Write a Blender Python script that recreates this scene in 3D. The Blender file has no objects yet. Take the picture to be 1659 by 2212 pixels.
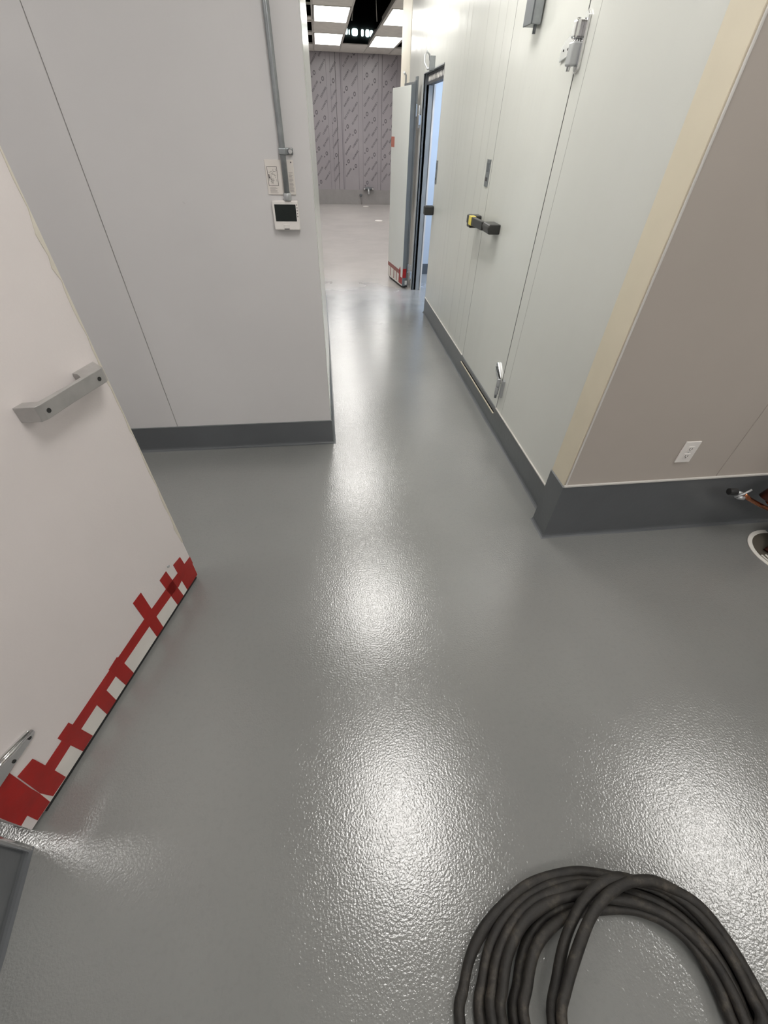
import bpy, bmesh, math, random
from mathutils import Vector, Matrix
random.seed(7)
S = bpy.context.scene
COL = S.collection

# ------------------------------------------------------------------ camera
F_PX = 880.62
cam = bpy.data.cameras.new('camera'); cam_o = bpy.data.objects.new('camera', cam); COL.objects.link(cam_o)
cam.sensor_fit = 'HORIZONTAL'; cam.sensor_width = 36.0; cam.lens = 36.0 * F_PX / 1659.0
cam.clip_start = 0.02; cam.clip_end = 100
R = Vector((0.992665, -0.118742, 0.02271)); U = Vector((0.064663, 0.680219, 0.730151)); Fw = Vector((0.102147, 0.723327, -0.682908))
cam_o.matrix_world = Matrix(((R.x, U.x, -Fw.x, 0), (R.y, U.y, -Fw.y, 0), (R.z, U.z, -Fw.z, 1.6), (0, 0, 0, 1)))
S.camera = cam_o
# ------------------------------------------------------------------ world, exposure
w = bpy.data.worlds.new('world'); S.world = w; w.use_nodes = True
w.node_tree.nodes['Background'].inputs[0].default_value = (0.6, 0.65, 0.75, 1)
w.node_tree.nodes['Background'].inputs[1].default_value = 0.02
S.view_settings.view_transform = 'Standard'; S.view_settings.look = 'None'
S.view_settings.gamma = 1.0; S.view_settings.use_curve_mapping = False
S.view_settings.exposure = 1.36
LAMP = 5.0          # emission of the troffer lenses
FAR_LAMP = 4.5
CEIL = 2.975
COAT = 0.85; FB = 0.00095     # floor clear coat, orange-peel depth

# ------------------------------------------------------------------ materials
def lin(c):
    c = c / 255.0
    return c / 12.92 if c <= 0.04045 else ((c + 0.055) / 1.055) ** 2.4
def rgb(r, g, b): return (lin(r), lin(g), lin(b), 1)
class NT:
    def __init__(s, name):
        s.m = bpy.data.materials.new(name); s.m.use_nodes = True; s.t = s.m.node_tree; s.b = s.t.nodes['Principled BSDF']
    def n(s, typ, **kw):
        x = s.t.nodes.new(typ)
        for k, v in kw.items(): setattr(x, k, v)
        return x
    def l(s, a, b): s.t.links.new(a, b)
    def coords(s, scale=(1, 1, 1)):
        tc = s.n('ShaderNodeTexCoord'); mp = s.n('ShaderNodeMapping'); mp.inputs['Scale'].default_value = scale
        s.l(tc.outputs['Object'], mp.inputs['Vector']); return mp.outputs['Vector']
    def noise(s, scale, detail=2, vec=None, rough=0.5):
        x = s.n('ShaderNodeTexNoise'); x.inputs['Scale'].default_value = scale; x.inputs['Detail'].default_value = detail
        x.inputs['Roughness'].default_value = rough
        if vec is None: vec = s.coords()
        s.l(vec, x.inputs['Vector']); return x.outputs['Fac']
    def ramp(s, fac, stops):
        x = s.n('ShaderNodeValToRGB'); e = x.color_ramp.elements
        while len(e) < len(stops): e.new(0.5)
        for i, (p, c) in enumerate(stops): e[i].position = p; e[i].color = c
        s.l(fac, x.inputs['Fac']); return x.outputs['Color']
    def bump(s, h, dist, strength=1.0, prev=None):
        x = s.n('ShaderNodeBump'); x.inputs['Distance'].default_value = dist; x.inputs['Strength'].default_value = strength
        s.l(h, x.inputs['Height'])
        if prev is not None: s.l(prev, x.inputs['Normal'])
        s.l(x.outputs['Normal'], s.b.inputs['Normal']); return x.outputs['Normal']
    def mix(s, fac, a, b):
        x = s.n('ShaderNodeMix', data_type='RGBA')
        for sock, v in ((x.inputs[0], fac), (x.inputs[6], a), (x.inputs[7], b)):
            if isinstance(v, (float, tuple)): sock.default_value = v
            else: s.l(v, sock)
        return x.outputs[2]
def plain(name, col, rough=0.5, metal=0.0, var=0.06, scale=8, bump=None, spec=0.5):
    k = NT(name); b = k.b
    c0 = tuple(x * (1 - var) for x in col[:3]) + (1,); c1 = tuple(min(1, x * (1 + var)) for x in col[:3]) + (1,)
    k.l(k.ramp(k.noise(scale, 3), [(0.3, c0), (0.7, c1)]), b.inputs['Base Color'])
    b.inputs['Roughness'].default_value = rough; b.inputs['Metallic'].default_value = metal
    b.inputs['Specular IOR Level'].default_value = spec
    if bump: k.bump(k.noise(bump[0], 2), bump[1])
    return k.m
def emit(name, col, strength):
    k = NT(name); k.b.inputs['Base Color'].default_value = (0.8, 0.8, 0.8, 1)
    k.b.inputs['Emission Color'].default_value = col; k.b.inputs['Emission Strength'].default_value = strength
    return k.m

def floor_mat():
    k = NT('floor_epoxy'); b = k.b
    v = k.coords()
    big = k.noise(1.3, 4, v); fine = k.noise(60, 2, v)
    c = k.ramp(big, [(0.25, rgb(122, 123, 121)), (0.75, rgb(132, 133, 131))])
    c = k.mix(k.ramp(fine, [(0.5, (0, 0, 0, 1)), (0.9, (0.16, 0.16, 0.16, 1))]), c, rgb(96, 96, 97))
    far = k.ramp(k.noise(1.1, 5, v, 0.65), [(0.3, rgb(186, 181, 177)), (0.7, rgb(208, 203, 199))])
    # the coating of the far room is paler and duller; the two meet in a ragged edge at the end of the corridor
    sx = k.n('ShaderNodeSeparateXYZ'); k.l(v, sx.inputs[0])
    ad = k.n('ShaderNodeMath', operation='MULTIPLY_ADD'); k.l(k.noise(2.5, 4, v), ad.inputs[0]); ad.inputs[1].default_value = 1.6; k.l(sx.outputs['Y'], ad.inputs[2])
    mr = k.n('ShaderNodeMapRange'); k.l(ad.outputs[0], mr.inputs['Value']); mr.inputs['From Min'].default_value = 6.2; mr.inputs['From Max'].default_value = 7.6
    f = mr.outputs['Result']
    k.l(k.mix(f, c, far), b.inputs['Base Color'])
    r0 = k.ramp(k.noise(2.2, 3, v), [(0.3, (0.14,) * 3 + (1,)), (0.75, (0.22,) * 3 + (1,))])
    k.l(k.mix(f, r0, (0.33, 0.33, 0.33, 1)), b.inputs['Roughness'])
    b.inputs['IOR'].default_value = 1.55
    b.inputs['Coat Weight'].default_value = COAT; b.inputs['Coat Roughness'].default_value = 0.10; b.inputs['Coat IOR'].default_value = 1.55
    n1 = k.bump(k.noise(145, 2, v, 0.5), FB, 1.0)
    n2 = k.bump(k.noise(9, 2, v), 0.0012, 0.5, n1)
    k.l(n2, b.inputs['Coat Normal'])
    return k.m
def panel_mat(name, ca, cb, rough=0.38, wav=0.0, var_scale=1.2, emboss=0.0):
    k = NT(name); b = k.b; v = k.coords()
    c = k.ramp(k.noise(var_scale, 4, v), [(0.3, ca), (0.7, cb)])
    # a few faint scuffs and specks with a shape of their own
    sp = k.ramp(k.noise(26, 1, v), [(0.82, (0, 0, 0, 1)), (0.86, (0.18, 0.18, 0.18, 1))])
    c = k.mix(sp, c, tuple(x * 0.55 for x in ca[:3]) + (1,))
    k.l(c, b.inputs['Base Color']); b.inputs['Roughness'].default_value = rough
    p = None
    if wav: p = k.bump(k.noise(1.0, 3, k.coords((7, 7, 0.6))), wav, 1.0)
    if emboss: k.bump(k.noise(160, 2, v), emboss, 1.0, p)
    return k.m
M = {}
M['floor'] = floor_mat()
M['panel_left'] = panel_mat('grey_white_panel', rgb(205, 203, 203), rgb(211, 209, 209), 0.42, 0.0015)
M['panel_right'] = panel_mat('glossy_white_panel', rgb(208, 209, 204), rgb(214, 215, 210), 0.2, 0.0022)
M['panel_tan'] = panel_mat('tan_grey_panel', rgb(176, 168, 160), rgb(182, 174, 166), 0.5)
M['cream'] = plain('cream_trim', rgb(214, 205, 184), 0.45, var=0.02)
M['cream_far'] = plain('ivory_trim', rgb(228, 222, 206), 0.4, var=0.02)
M['door_left'] = panel_mat('embossed_white_door', rgb(218, 211, 209), rgb(224, 217, 215), 0.45, 0.0, 2.0, 0.0006)
M['door_far'] = panel_mat('white_door_skin', rgb(216, 218, 214), rgb(222, 224, 220), 0.3, 0.001)
M['base'] = plain('grey_cove_epoxy', rgb(92, 95, 98), 0.28, var=0.05, scale=5, bump=(40, 0.0006))
M['caulk'] = plain('white_caulk', rgb(206, 203, 198), 0.35, bump=(30, 0.002))
M['joint'] = plain('joint_sealant', rgb(150, 150, 146), 0.6)
M['black_gap'] = plain('black_door_gasket', rgb(24, 24, 24), 0.7)
M['dark_gap'] = plain('dark_gap', rgb(40, 40, 40), 0.7)
M['rubber'] = plain('black_gasket_rubber', rgb(30, 30, 31), 0.6)
M['steel'] = plain('brushed_steel', rgb(186, 188, 190), 0.36, 0.55, bump=(90, 0.0004))
M['aluminium'] = plain('cast_aluminium', rgb(178, 176, 174), 0.34, 0.5, var=0.1, scale=18, bump=(120, 0.0004))
M['chrome'] = plain('chrome', rgb(225, 225, 226), 0.12, 1.0, var=0.01)
M['galv'] = plain('galvanized_steel', rgb(150, 154, 156), 0.38, 0.8, var=0.12, scale=30)
M['grey_trim'] = plain('grey_vinyl_trim', rgb(112, 116, 118), 0.4)
M['grey_dark'] = plain('dark_grey_trim', rgb(98, 102, 106), 0.45)
M['frame_grey'] = plain('door_frame_grey', rgb(150, 153, 155), 0.4)
M['rail_dark'] = plain('dark_rail', rgb(62, 64, 68), 0.5)
M['black_plastic'] = plain('black_plastic', rgb(52, 52, 50), 0.4)
M['yellow'] = plain('yellow_sticker', rgb(226, 208, 92), 0.4)
M['red_tape'] = plain('red_tape', rgb(158, 18, 14), 0.33, var=0.12, scale=14, bump=(40, 0.0006))
M['white_tape'] = plain('white_skirt_paint', rgb(222, 218, 212), 0.4)
M['white_plastic'] = plain('white_plastic', rgb(228, 224, 220), 0.35, var=0.02)
M['paper'] = plain('laminated_paper', rgb(222, 216, 210), 0.35, var=0.02)
M['ink'] = plain('printed_ink', rgb(70, 66, 68), 0.6)
M['ink_soft'] = plain('faint_printed_ink', rgb(150, 142, 142), 0.6)
M['screen'] = plain('dark_screen', rgb(22, 30, 28), 0.15, var=0.02)
M['film'] = panel_mat('grey_protective_film', rgb(140, 135, 140), rgb(150, 145, 149), 0.3, 0.003)
M['film_ink'] = plain('film_print_ink', rgb(88, 84, 90), 0.5)
M['film_ink_soft'] = plain('film_print_ink_pale', rgb(112, 108, 114), 0.5)
M['far_base'] = plain('far_wall_base', rgb(140, 137, 137), 0.45)
M['tile'] = plain('ceiling_tile', rgb(215, 212, 207), 0.8, bump=(60, 0.002))
M['tgrid'] = plain('white_ceiling_grid', rgb(190, 188, 182), 0.4)
M['plenum'] = plain('dark_plenum', rgb(46, 42, 40), 0.9, var=0.3, scale=2)
M['duct'] = plain('dark_duct', rgb(86, 82, 80), 0.5, 0.4)
M['lens'] = emit('troffer_lens', (1.0, 0.975, 0.935, 1), LAMP)
M['lens_far'] = emit('far_troffer_lens', (1.0, 0.98, 0.945, 1), FAR_LAMP)
M['lens_blue'] = emit('cool_vapour_lamp', (0.66, 0.80, 1.0, 1), 11.0)
M['sky_pane'] = emit('daylight_pane', (0.62, 0.9, 0.92, 1), 1.6)
M['cold_wall'] = panel_mat('white_cold_room_panel', rgb(205, 210, 218), rgb(212, 217, 224), 0.35)
M['copper'] = plain('copper', rgb(168, 108, 78), 0.25, 1.0, var=0.25, scale=20)
M['copper_old'] = plain('tarnished_copper', rgb(84, 50, 42), 0.4, 0.8, var=0.3, scale=25)
M['drain_metal'] = plain('worn_drain_metal', rgb(100, 94, 84), 0.5, 0.4)
M['drain_paint'] = plain('white_drain_paint', rgb(225, 222, 215), 0.4)
def cable_mat():
    k = NT('dusty_black_rubber'); v = k.coords()
    c = k.ramp(k.noise(22, 5, v, 0.7), [(0.35, rgb(24, 22, 20)), (0.55, rgb(40, 37, 33)), (0.72, rgb(74, 68, 60))])
    k.l(c, k.b.inputs['Base Color']); k.b.inputs['Roughness'].default_value = 0.62
    k.bump(k.noise(70, 4, v, 0.6), 0.002, 0.8); return k.m
M['cable'] = cable_mat()

# ------------------------------------------------------------------ mesh helpers
class MB:
    def __init__(s, T=None): s.bm = bmesh.new(); s.T = T
    def _add(s, vs, fs):
        vv = [s.bm.verts.new(s.T @ Vector(v) if s.T else Vector(v)) for v in vs]
        out = []
        for f in fs:
            try: out.append(s.bm.faces.new([vv[i] for i in f]))
            except ValueError: pass
        return out
    def box(s, x0, x1, y0, y1, z0, z1):
        v = [(x, y, z) for z in (z0, z1) for y in (y0, y1) for x in (x0, x1)]
        s._add(v, [(0, 2, 3, 1), (4, 5, 7, 6), (0, 1, 5, 4), (2, 6, 7, 3), (0, 4, 6, 2), (1, 3, 7, 5)]); return s
    def prism(s, poly, fn, a, b):
        """poly 2D points, fn(p, t) -> 3D, extruded t = a..b"""
        n = len(poly); v = [fn(p, a) for p in poly] + [fn(p, b) for p in poly]
        s._add(v, [tuple(range(n))[::-1], tuple(range(n, 2 * n))] + [(i, (i + 1) % n, n + (i + 1) % n, n + i) for i in range(n)]); return s
    def tube(s, pts, r, seg=12, cap=True, closed=False, rs=None):
        pts = [Vector(p) for p in pts]; n = len(pts); rings = []; up = Vector((0, 0, 1)); prev = None
        for i, p in enumerate(pts):
            if closed: d = pts[(i + 1) % n] - pts[i - 1]
            else: d = pts[min(i + 1, n - 1)] - pts[max(i - 1, 0)]
            d.normalize()
            if prev is None:
                a = d.cross(up)
                if a.length < 1e-3: a = d.cross(Vector((1, 0, 0)))
            else: a = prev - d * prev.dot(d)
            a.normalize(); prev = a; b = d.cross(a); rr = rs[i] if rs else r
            rings.append([s.bm.verts.new((lambda q: s.T @ q if s.T else q)(p + (a * math.cos(2 * math.pi * k / seg) + b * math.sin(2 * math.pi * k / seg)) * rr)) for k in range(seg)])
        m = n if closed else n - 1
        for i in range(m):
            A, B = rings[i], rings[(i + 1) % n]
            for k in range(seg): 
                f = s.bm.faces.new((A[k], A[(k + 1) % seg], B[(k + 1) % seg], B[k])); f.smooth = True
        if cap and not closed:
            s.bm.faces.new(rings[0][::-1]); s.bm.faces.new(rings[-1])
        return s
    def disc_prism(s, c, axis, r, h, seg=24):
        c = Vector(c); axis = Vector(axis).normalized(); return s.tube([c, c + axis * h], r, seg)
    def ring(s, c, R0, R1, z0, z1, seg=48, a0=0, a1=2 * math.pi):
        full = abs(a1 - a0 - 2 * math.pi) < 1e-6; n = seg if full else seg + 1; V = []
        for i in range(n):
            a = a0 + (a1 - a0) * i / seg
            for rr, z in ((R0, z0), (R1, z0), (R1, z1), (R0, z1)): V.append((c[0] + rr * math.cos(a), c[1] + rr * math.sin(a), c[2] + z))
        Fs = []
        for i in range(seg):
            a, b = 4 * i, 4 * ((i + 1) % n)
            for k in range(4): Fs.append((a + k, a + (k + 1) % 4, b + (k + 1) % 4, b + k))
        if not full: Fs += [(0, 1, 2, 3), tuple(4 * (n - 1) + k for k in (3, 2, 1, 0))]
        s._add(V, Fs); return s
    def build(s, name, mat, parent=None, bevel=0.0, seg=2):
        bmesh.ops.recalc_face_normals(s.bm, faces=s.bm.faces)
        me = bpy.data.meshes.new(name); s.bm.to_mesh(me); s.bm.free()
        o = bpy.data.objects.new(name, me); COL.objects.link(o); me.materials.append(mat)
        if parent is not None:
            o.parent = parent
            o.matrix_parent_inverse = parent_world(parent).inverted()
        if bevel:
            b = o.modifiers.new('bevel', 'BEVEL'); b.width = bevel; b.segments = seg; b.limit_method = 'ANGLE'; b.angle_limit = math.radians(40)
        return o
def parent_world(p):
    m = Matrix.Translation(p.location) @ p.rotation_euler.to_matrix().to_4x4()
    return (parent_world(p.parent) @ p.matrix_parent_inverse @ m) if p.parent else m
def empty(name, loc):
    o = bpy.data.objects.new(name, None); COL.objects.link(o); o.location = loc; o.empty_display_size = 0.05; return o
def tag(o, label, cat, group=None, kind=None):
    o['label'] = label; o['category'] = cat
    if group: o['group'] = group
    if kind: o['kind'] = kind
    return o
def struct(o, label, cat='wall'): return tag(o, label, cat, kind='structure')
def copy_tree(o, parent=None):
    c = o.copy(); COL.objects.link(c)
    if parent is not None: c.parent = parent; c.matrix_parent_inverse = o.matrix_parent_inverse.copy()
    for ch in [x for x in COL.objects if x.parent == o]: copy_tree(ch, c)
    return c

XR = 1.149      # cooler wall on the right of the corridor
YL = 2.44       # panel wall facing the camera on the left
YR = 1.424      # tan wall facing the camera on the right
YF = 14.957     # far wall
G = 0.0025      # panel joint

# ------------------------------------------------------------------ floors
struct(MB().box(-4.2, 6.2, -3.2, YF + .1, -0.15, 0).build('floor', M['floor']), 'glossy grey orange-peel epoxy floor running from the near room through the corridor', 'floor')

# ------------------------------------------------------------------ walls
def wall_y(name, segs, y0, y1, z0, z1, mat, label):           # wall facing -Y made of panels with open joints
    m = MB()
    for a, b in segs: m.box(a + G / 2, b - G / 2, y0, y1, z0, z1)
    o = m.build(name, mat, bevel=0.002, seg=1)
    MB().box(segs[0][0] + .01, segs[-1][1] - .01, y0 + 0.006, y1 - 0.006, z0, z1 - .001).build('joint_backing', M['dark_gap'], o)
    return struct(o, label)
o = wall_y('wall_left', [(-3.6, -2.22), (-2.22, -1.02), (-1.02, -0.034)], YL, YL + 0.1, 0, CEIL, M['panel_left'], 'grey-white insulated panel wall behind the open door, carrying the thermostat')
# corridor side of the same insulated wall, bare bright skin at its corner
struct(MB().prism([(-0.034, YL + .1), (-0.036, YL + .001), (-0.0335, YL), (-0.020, 4.2), (-0.046, 6.26), (-0.2, 6.26), (-0.2, YL + .1)], lambda p, t: (p[0], p[1], t), 0, CEIL)
       .build('wall_corridor', M['panel_right']), 'narrow bright side of the left panel wall running along the corridor')
struct(MB().box(-4.2, -0.2, 6.16, 6.26, 0, CEIL).build('wall_far_left', M['panel_right']), 'white wall closing the far room on its corridor side')
# right cooler wall, thickness .1, with a doorway y 5.20..6.13, z 0..2.04
Y0, Y1, ZT = 5.20, 6.13, 2.045
m = MB()
seams = [1.55, 2.43, 2.535, 3.47, 3.635, 3.79, 4.02, 4.42, 4.54, Y0]
m2 = []
for a, b in zip(seams[:-1], seams[1:]):
    if (a, b) == (2.535, 3.47): continue
    if a == 2.43:
        m.box(XR, XR + .1, a + G / 2, b - G / 2, 0, CEIL); continue
    m.box(XR, XR + .1, a + (G / 2 if a > 1.6 else 0), b - (G / 2 if b < Y0 else 0), 0, CEIL)
m.box(XR, XR + .1, 2.535, 3.47, 2.256, CEIL)                 # above the closed door
m.box(XR, XR + .1, 2.535 + G, 3.47 - G, 0, 0.11)
m.box(XR, XR + .1, Y0, Y1, ZT, CEIL)
for a, b in ((Y1, 6.36), (6.36, 7.10)): m.box(XR, XR + .1, a + (0 if a == Y1 else G / 2), b - G / 2, 0, CEIL)
o = struct(m.build('wall_right', M['panel_right'], bevel=0.0012, seg=1), 'glossy white panel wall along the right of the corridor')
MB().box(XR + .02, XR + .08, 1.56, Y0 - .01, 0, CEIL - .01).build('joint_backing', M['dark_gap'], o)
jm = MB()
for y in (2.43, 3.635, 3.79, 4.02, 4.42, 4.54): jm.box(XR + .0004, XR + .02, y - .0022, y + .0022, 0, CEIL - .01)
jm.build('joint_sealant', M['joint'], o)
MB().box(XR + .0006, XR + .02, 2.532, 2.5405, .11, 2.26).box(XR + .0006, XR + .02, 3.4645, 3.4755, .11, 2.26).box(XR + .0006, XR + .02, 2.532, 3.4755, 2.248, 2.256).build('door_gasket', M['black_gap'], o)
MB().box(XR - 0.004, XR + .1, 7.10, 7.80, 0, CEIL).build('corner_trim', M['cream_far'], o, 0.004)
# tan wall on the right, facing the camera, with cream end strip
o = wall_y('wall_right_front', [(1.092, 1.90), (1.90, 3.1), (3.1, 4.3), (4.3, 5.2)], YR, YR + 0.12, 0, CEIL, M['panel_tan'], 'tan-grey panel wall on the right with the outlet on it')
MB().box(1.086, 1.094, YR + .004, 1.562, 0, CEIL).build('end_cap', M['cream'], o, 0.001)
MB().box(1.0905, 1.098, YR - .004, YR + .002, 0.345, CEIL).build('edge_bead', M['caulk'], o, 0.0015)
# left foreground wall: only its coved foot is seen
LW = [(-1.003, 0.325), (-0.968, 0.096), (-0.9505, -0.05), (-0.9505, -3.2)]
struct(MB().prism(LW + [(-1.11, -3.2), (-1.11, 0.325)], lambda p, t: (p[0] - .004, p[1], t), 0, CEIL).build('wall_left_front', M['panel_left']), 'white wall at the left edge beside the open door hinge')
struct(MB().prism([(-3.6, 0.325), (-1.11, 0.325), (-1.11, 0.225), (-3.6, 0.225)], lambda p, t: (p[0], p[1], t), 0, CEIL).build('wall_left_near', M['panel_left']), 'white wall of the side room beyond the open door')
struct(MB().box(-3.7, -3.6, 0.2, YL + .1, 0, CEIL).build('wall_left_side', M['panel_left']), 'white end wall of the side room')
struct(MB().box(-1.2, 5.3, -3.3, -3.2, 0, CEIL).build('wall_near', M['panel_left']), 'white wall behind the camera')
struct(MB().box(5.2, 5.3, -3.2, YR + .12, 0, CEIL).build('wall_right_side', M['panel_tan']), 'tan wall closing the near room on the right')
# far room shell
struct(MB().box(-4.3, -4.2, 6.16, YF + .1, 0, CEIL).build('wall_far_side_left', M['film']), 'filmed wall on the left of the far room')
struct(MB().box(6.2, 6.3, 7.8, YF + .1, 0, CEIL).build('wall_far_side_right', M['film']), 'filmed wall on the right of the far room')
struct(MB().box(XR + .1, 6.3, 7.7, 7.8, 0, CEIL).build('wall_cold_room_back', M['panel_right']), 'outer back wall of the cold room facing the far room')
# cold room interior
o = struct(MB().box(XR + .1, 3.6, 6.97, 7.07, 0, 2.6).build('wall_cold_room', M['cold_wall']), 'bluish white panel wall seen through the open cold room doorway')
struct(MB().box(3.6, 3.7, 4.2, 7.07, 0, 2.6).build('wall_cold_room', M['cold_wall']), 'right wall inside the cold room')
struct(MB().box(XR + .1, 3.6, 4.1, 4.2, 0, 2.6).build('wall_cold_room', M['cold_wall']), 'near wall inside the cold room')
struct(MB().box(XR + .1, 3.7, 4.1, 7.07, 2.6, 2.7).build('ceiling', M['cold_wall']), 'white panel ceiling of the cold room', 'ceiling')
struct(MB().box(XR + .1, 3.6, 6.958, 6.97, 0, 0.14).build('baseboard_cold_room', M['base'], None, 0.003), 'dark grey base strip at the foot of the cold room wall', 'baseboard')
MB().box(1.615, 1.619, 6.966, 6.972, 0.14, 2.6).build('joint_line', M['grey_trim'], o)
for (x, z) in ((1.56, 1.42), (1.545, 0.60)):
    MB().disc_prism((x, 6.968, z), (0, -1, 0), 0.007, 0.004, 12).build('rivet', M['white_plastic'], o)

# far wall: boards of dark grey film with print
m = MB(); xs = [-4.2, -3.0, -1.8, -0.55, -0.02, 0.44, 0.49, 1.03, 1.08, 1.62, 1.67, 2.2, 3.2, 4.2, 5.2, 6.2]
xs = [-4.2, -3.0, -1.8, -0.6, 0.54, 1.72, 2.9, 4.1, 5.2, 6.2]
for a, b in zip(xs[:-1], xs[1:]): m.box(a + .004, b - .004, YF, YF + .1, 0, CEIL + 0.02)
fw = struct(m.build('wall_back', M['film'], bevel=0.003, seg=1), 'far wall of grey boards still in printed protective film')
MB().box(-4.2, 6.2, YF + .02, YF + .08, 0, CEIL).build('joint_backing', M['dark_gap'], fw)
m = MB()
lanes = [(-0.10, 0.31), (0.41, 0.66), (0.70, 1.10), (1.22, 1.62), (1.72, 2.10), (2.2, 2.6)]
for a, b in lanes:
    for x in (a, b): m.box(x - .004, x + .004, YF - .004, YF + .01, 0.34, CEIL)
m.build('rib_line', M['film_ink_soft'], fw)
# print: diagonal runs of small letters and round emblems
ml = MB(); me_ = MB()
def P(x, z): return (x, YF - .002, z)
ang = math.radians(52); cd, sd = math.cos(ang), math.sin(ang)
def glyphrow(m, cx, cz, n, h):
    for i in range(n):
        t = (i - n / 2) * 0.030
        wd = 0.020 + 0.006 * random.random()
        q = [(0, 0), (wd, 0), (wd, h), (0, h)]
        kind = random.choice('NEOI')
        rects = {'N': [(0, 0, .3, 1), (.7, 0, 1, 1), (.3, .35, .7, .75)], 'E': [(0, 0, .35, 1), (.35, 0, 1, .22), (.35, .4, .85, .62), (.35, .78, 1, 1)],
                 'O': [(0, 0, .3, 1), (.7, 0, 1, 1), (.3, 0, .7, .22), (.3, .78, .7, 1)], 'I': [(.3, 0, .75, 1)]}[kind]
        for (u0, v0, u1, v1) in rects:
            pts = []
            for (u, v) in ((u0, v0), (u1, v0), (u1, v1), (u0, v1)):
                a = t + u * wd; b = (v - .5) * h; pts.append((cx + a * cd - b * sd, cz + a * sd + b * cd))
            m.prism(pts, lambda p, tt: (p[0], tt, p[1]), YF - .0015, YF + .002)
row = 0
for li, (a, b) in enumerate(lanes):
    cx0, cx1 = a + (b - a) * .28, a + (b - a) * .78
    z = 0.50 + 0.11 * (li % 3); k = li
    while z < 2.85:
        for side, cx in ((0, cx0), (1, cx1)):
            zz = z + (0.14 if side else 0)
            if b - a < .3 and side: continue
            if (k + side) % 3 == 0:
                # emblem: ring with a dot below left
                for q in range(10):
                    t0, t1 = 2 * math.pi * q / 10, 2 * math.pi * (q + 1) / 10
                    pts = [(cx + .034 * math.cos(t0), zz + .045 * math.sin(t0)), (cx + .034 * math.cos(t1), zz + .045 * math.sin(t1)), (cx + .018 * math.cos(t1), zz + .024 * math.sin(t1)), (cx + .018 * math.cos(t0), zz + .024 * math.sin(t0))]
                    me_.prism(pts, lambda p, tt: (p[0], tt, p[1]), YF - .0015, YF + .002)
                me_.prism([(cx - .075, zz - .085), (cx - .05, zz - .085), (cx - .05, zz - .055), (cx - .075, zz - .055)], lambda p, tt: (p[0], tt, p[1]), YF - .0015, YF + .002)
            else: glyphrow(ml, cx, zz, 8, 0.040)
        z += 0.235; k += 1
tag(ml.build('film_print', M['film_ink'], fw), 'diagonal rows of small dark lettering', 'print'); 
me_.build('film_emblem', M['film_ink'], fw)
for c in fw.children:
    if 'category' in c.keys(): del c['category']
struct(MB().box(-4.2, 6.2, YF - .012, YF, 0, 0.335).build('baseboard_back', M['far_base'], None, 0.004), 'plain grey skirting band along the far wall', 'baseboard')
# tall corner post bright seam on far wall
MB().box(0.664, 0.676, YF - .006, YF + .004, 0.34, CEIL).build('seam_strip', M['film_ink_soft'], fw)

# ------------------------------------------------------------------ baseboards (coved epoxy)
def cove(name, pts, H, label, nrm_side=1, th=0.006, ext=0.016):
    """pts: floor polyline; profile climbs the wall with a concave cove at the floor; nrm_side=+1 cove to the right of travel"""
    m = MB(); prof = [(0, H), (th, H - .004), (th, 0.02), (th + .002, 0.010), (th + .007, 0.003), (th + ext, 0.0006), (0, 0.0006)]
    rings = []
    P2 = [Vector(p) for p in pts]
    for i, p in enumerate(P2):
        ds = []
        if i > 0: ds.append((P2[i] - P2[i - 1]).normalized())
        if i < len(P2) - 1: ds.append((P2[i + 1] - P2[i]).normalized())
        ns = [Vector((d.y, -d.x)) * nrm_side for d in ds]
        n = sum(ns, Vector((0, 0))); n.normalize(); k = 1.0 / max(0.3, n.dot(ns[0]))
        rings.append([m.bm.verts.new((p.x + n.x * a * k, p.y + n.y * a * k, z)) for a, z in prof])
    for A, B in zip(rings[:-1], rings[1:]):
        for k in range(len(prof)): 
            m.bm.faces.new((A[k], A[(k + 1) % len(prof)], B[(k + 1) % len(prof)], B[k]))
    m.bm.faces.new(rings[0]); m.bm.faces.new(rings[-1][::-1])
    o = m.build(name, M['base']); return struct(o, label, 'baseboard')
o = cove('baseboard_left', [(-3.6, YL), (-0.034, YL), (-0.030, 4.2), (-0.046, 5.95)], 0.172, 'dark grey coved epoxy base wrapping the end of the left panel wall')
MB().prism([(-3.6, YL - .008), (-0.03, YL - .008), (-0.03, YL), (-3.6, YL)], lambda p, t: (p[0], p[1], t), 0.170, 0.1745).build('top_bead', M['grey_trim'], o, 0.001)
o = cove('baseboard_right', [(XR, 5.19), (XR, 1.562), (1.090, 1.562)], 0.162, 'grey coved base along the long right corridor wall')
MB().box(XR - .009, XR, 3.478, 5.19, 0.161, 0.168).build('top_bead', M['caulk'], o, 0.001)
MB().box(XR - .009, XR, 1.562, 2.53, 0.161, 0.168).build('top_bead', M['caulk'], o, 0.001)
o = cove('baseboard_right_front', [(1.0865, 1.562), (1.0865, YR), (5.2, YR)], 0.348, 'tall dark grey coved curb turning the corner under the tan wall')
MB().box(1.084, 5.2, YR - .010, YR, 0.346, 0.358).build('top_bead', M['caulk'], o, 0.003)
o = cove('baseboard_left_front', [(-1.008, 0.325), (-0.972, 0.096), (-0.9545, -0.05), (-0.9545, -3.2)], 0.172, 'grey coved base at the bottom left edge of the floor', nrm_side=-1)
# thin white line at the foot of the left curb
MB().prism([(-0.9945, 0.318), (-0.9585, 0.096), (-0.941, -0.05), (-0.9395, -0.05), (-0.957, 0.096), (-0.993, 0.318)], lambda p, t: (p[0], p[1], t), 0, .0016).build('foot_line', M['white_plastic'], o)
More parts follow.
